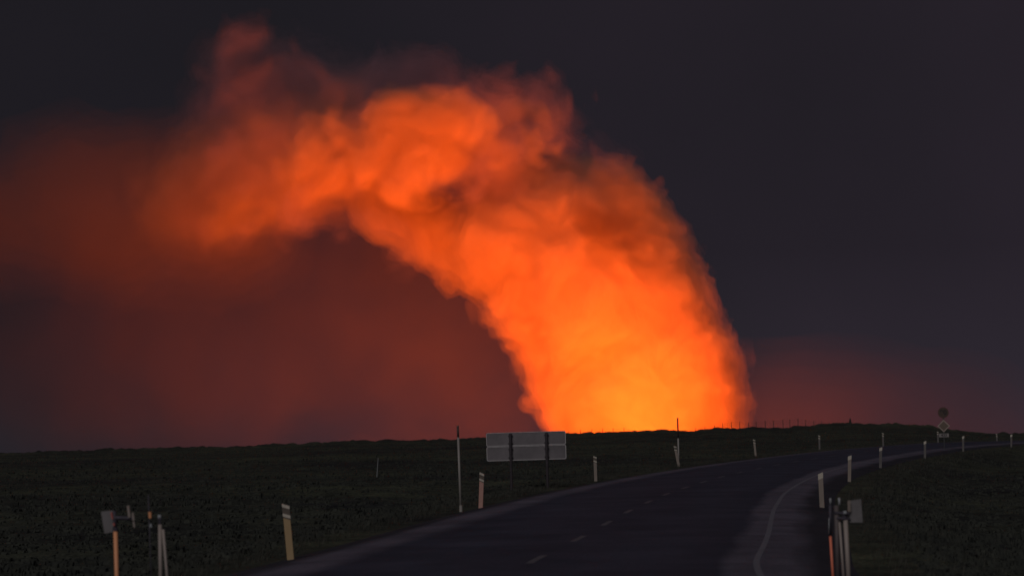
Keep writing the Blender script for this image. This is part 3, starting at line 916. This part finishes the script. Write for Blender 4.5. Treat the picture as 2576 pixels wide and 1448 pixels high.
for lv, de in ((10, .0012), (1, .0025), (-9, .0038), (-22, .005)):
    smoke_part('smoke_veil', fd, lo, lv, vol('smoke_veil_%d' % lv, de, (.52, .35, .40)), drift, 5.0)
bank = [(900, 335, 115, 20), (800, 358, 118, 5), (700, 395, 122, 0), (600, 455, 128, 0), (505, 490, 108, 5), (420, 505, 95, 10)]
fd, lo = smoke_field(bank, 26, [(120, 14), (60, 10), (30, 6), (15, 3)], 24, 980, h=5.0)
for lv, de in ((10, .0012), (-2, .0022), (-16, .0032), (-32, .004)):
    smoke_part('smoke_billow', fd, lo, lv, vol('smoke_billow_%d' % lv, de, (.56, .385, .27)), drift, 5.0)
crown = [(640, 265, 95, 45), (745, 275, 92, 45), (850, 270, 86, 45), (950, 240, 70, 45), (580, 205, 62, 50), (655, 150, 46, 55), (720, 190, 50, 50), (1050, 200, 62, 40), (560, 130, 30, 55), (520, 300, 50, 45), (560, 340, 70, 40)]
fd, lo = smoke_field(crown, 20, [(110, 12), (55, 9), (28, 6), (15, 3)], 16, 1180, h=5.0)
for lv, de in ((8, .0012), (-6, .0026)):
    smoke_part('smoke_crown', fd, lo, lv, vol('smoke_crown_%d' % lv, de, (.40, .28, .30)), drift, 5.0)
fd, lo = smoke_field(tail, 34, [(190, 22), (95, 14), (45, 7), (24, 3)], 40, 900, h=7.0, billow=False, pad=120)
for lv, de in ((30, .0003), (15, .0004), (0, .0006), (-16, .0009)):
    smoke_part('smoke_tail', fd, lo, lv, vol('smoke_tail_%d' % lv, de * 2.2, (.24, .165, .14)), drift, 7.0)
mk = empty('low_smoke', (VT.x - 200, D + 60, 50))
tag(mk, 'dim brown smoke hanging in the hollow under the arch of the plume', 'smoke', kind='stuff')
fd, lo = smoke_field([(x, y, r * .86, d) for x, y, r, d in murk], 45, [(300, 30), (120, 34), (55, 18)], 50, 700, h=11.0, billow=False, pad=170)
for lv in (44, 24, 4, -18, -44):
    smoke_part('smoke_bank', fd, lo, lv, vol('smoke_bank_%d' % lv, .00036, (.155, .105, .11)), mk, 11.0)
gh = empty('ground_smoke', (VT.x + 100, D + 100, 0))
tag(gh, 'low reddish smoke layer lying behind the ridge on both sides of the plume foot', 'smoke', kind='stuff')
fd, lo = smoke_field(low, 30, [(200, 20), (90, 10)], 30, 800, h=8.0, billow=False, pad=80)
for lv in (56, 36, 16, -4, -24):
    smoke_part('smoke_layer', fd, lo, lv, vol('smoke_layer_%d' % lv, .0003, (.22, .145, .14)), gh, 8.0)

# ------------------------------------------------------------------ lava light: fountains along the hidden fissure
def lava(px, py, Y, power, size, col=(1, .150, .0125)):
    p = at(px, py, Y)
    l = bpy.data.lights.new('lava_glow', 'POINT'); l.energy = power; l.color = col; l.shadow_soft_size = size
    o = bpy.data.objects.new('lava_glow', l); C.objects.link(o); o.location = p
LAMPS = [(1640, 1104, D - 235, 1.35e7, 14), (1480, 1106, D - 400, 2.9e7, 14), (850, 1140, D - 270, 2.4e7, 14)]
for a in LAMPS: lava(*a)

# ------------------------------------------------------------------ sky and twilight
w = bpy.data.worlds.new('World'); SC.world = w; w.use_nodes = True
nt = w.node_tree; nt.nodes.clear()
out = nt.nodes.new('ShaderNodeOutputWorld'); bg = nt.nodes.new('ShaderNodeBackground'); nt.links.new(bg.outputs[0], out.inputs[0])
sky = nt.nodes.new('ShaderNodeTexSky'); sky.sky_type = 'NISHITA'; sky.sun_disc = False
sky.sun_elevation = math.radians(-4.0); sky.sun_rotation = math.radians(180)
mxs = nt.nodes.new('ShaderNodeMix'); mxs.data_type = 'RGBA'; mxs.blend_type = 'ADD'; mxs.inputs[0].default_value = .25
nt.links.new(sky.outputs[0], mxs.inputs[7])
tc = nt.nodes.new('ShaderNodeTexCoord'); nz = nt.nodes.new('ShaderNodeTexNoise'); nz.inputs['Scale'].default_value = 7; nz.inputs['Detail'].default_value = 3
nt.links.new(tc.outputs['Generated'], nz.inputs['Vector'])
sx = nt.nodes.new('ShaderNodeSeparateXYZ'); nt.links.new(tc.outputs['Generated'], sx.inputs[0])
ma = nt.nodes.new('ShaderNodeMath'); ma.operation = 'MULTIPLY_ADD'; ma.inputs[1].default_value = 1.6; nt.links.new(sx.outputs[0], ma.inputs[0])
nt.links.new(nz.outputs['Fac'], ma.inputs[2])
cr = nt.nodes.new('ShaderNodeValToRGB'); e = cr.color_ramp.elements
e[0].position = .1; e[1].position = .95; e[0].color = (.112, .106, .138, 1); e[1].color = (.200, .157, .224, 1)
nt.links.new(ma.outputs[0], cr.inputs[0]); nt.links.new(cr.outputs[0], mxs.inputs[6])
mz = nt.nodes.new('ShaderNodeMapRange'); mz.inputs['From Min'].default_value = 0; mz.inputs['From Max'].default_value = .07
mz.inputs['To Min'].default_value = 1.5; mz.inputs['To Max'].default_value = 1.0; nt.links.new(sx.outputs[2], mz.inputs['Value'])
vm = nt.nodes.new('ShaderNodeVectorMath'); vm.operation = 'SCALE'; nt.links.new(mxs.outputs[2], vm.inputs[0]); nt.links.new(mz.outputs[0], vm.inputs['Scale'])
nt.links.new(vm.outputs[0], bg.inputs[0]); bg.inputs[1].default_value = .098
sun_d = bpy.data.lights.new('sun', 'SUN'); sun_d.energy = .66; sun_d.angle = math.radians(35); sun_d.color = (1.0, .95, 1.0)
sun = bpy.data.objects.new('sun', sun_d); C.objects.link(sun)
sun.rotation_euler = (math.radians(52), 0, math.radians(-18))   # from behind the viewer

# ------------------------------------------------------------------ render settings
SC.render.engine = 'CYCLES'
cy = SC.cycles
cy.use_denoising = True
cy.max_bounces = 8; cy.volume_bounces = 2; cy.diffuse_bounces = 2; cy.transparent_max_bounces = 160
cy.use_adaptive_sampling = False
SC.view_settings.view_transform = 'Standard'; SC.view_settings.look = 'None'
SC.view_settings.exposure = 0; SC.view_settings.gamma = 1
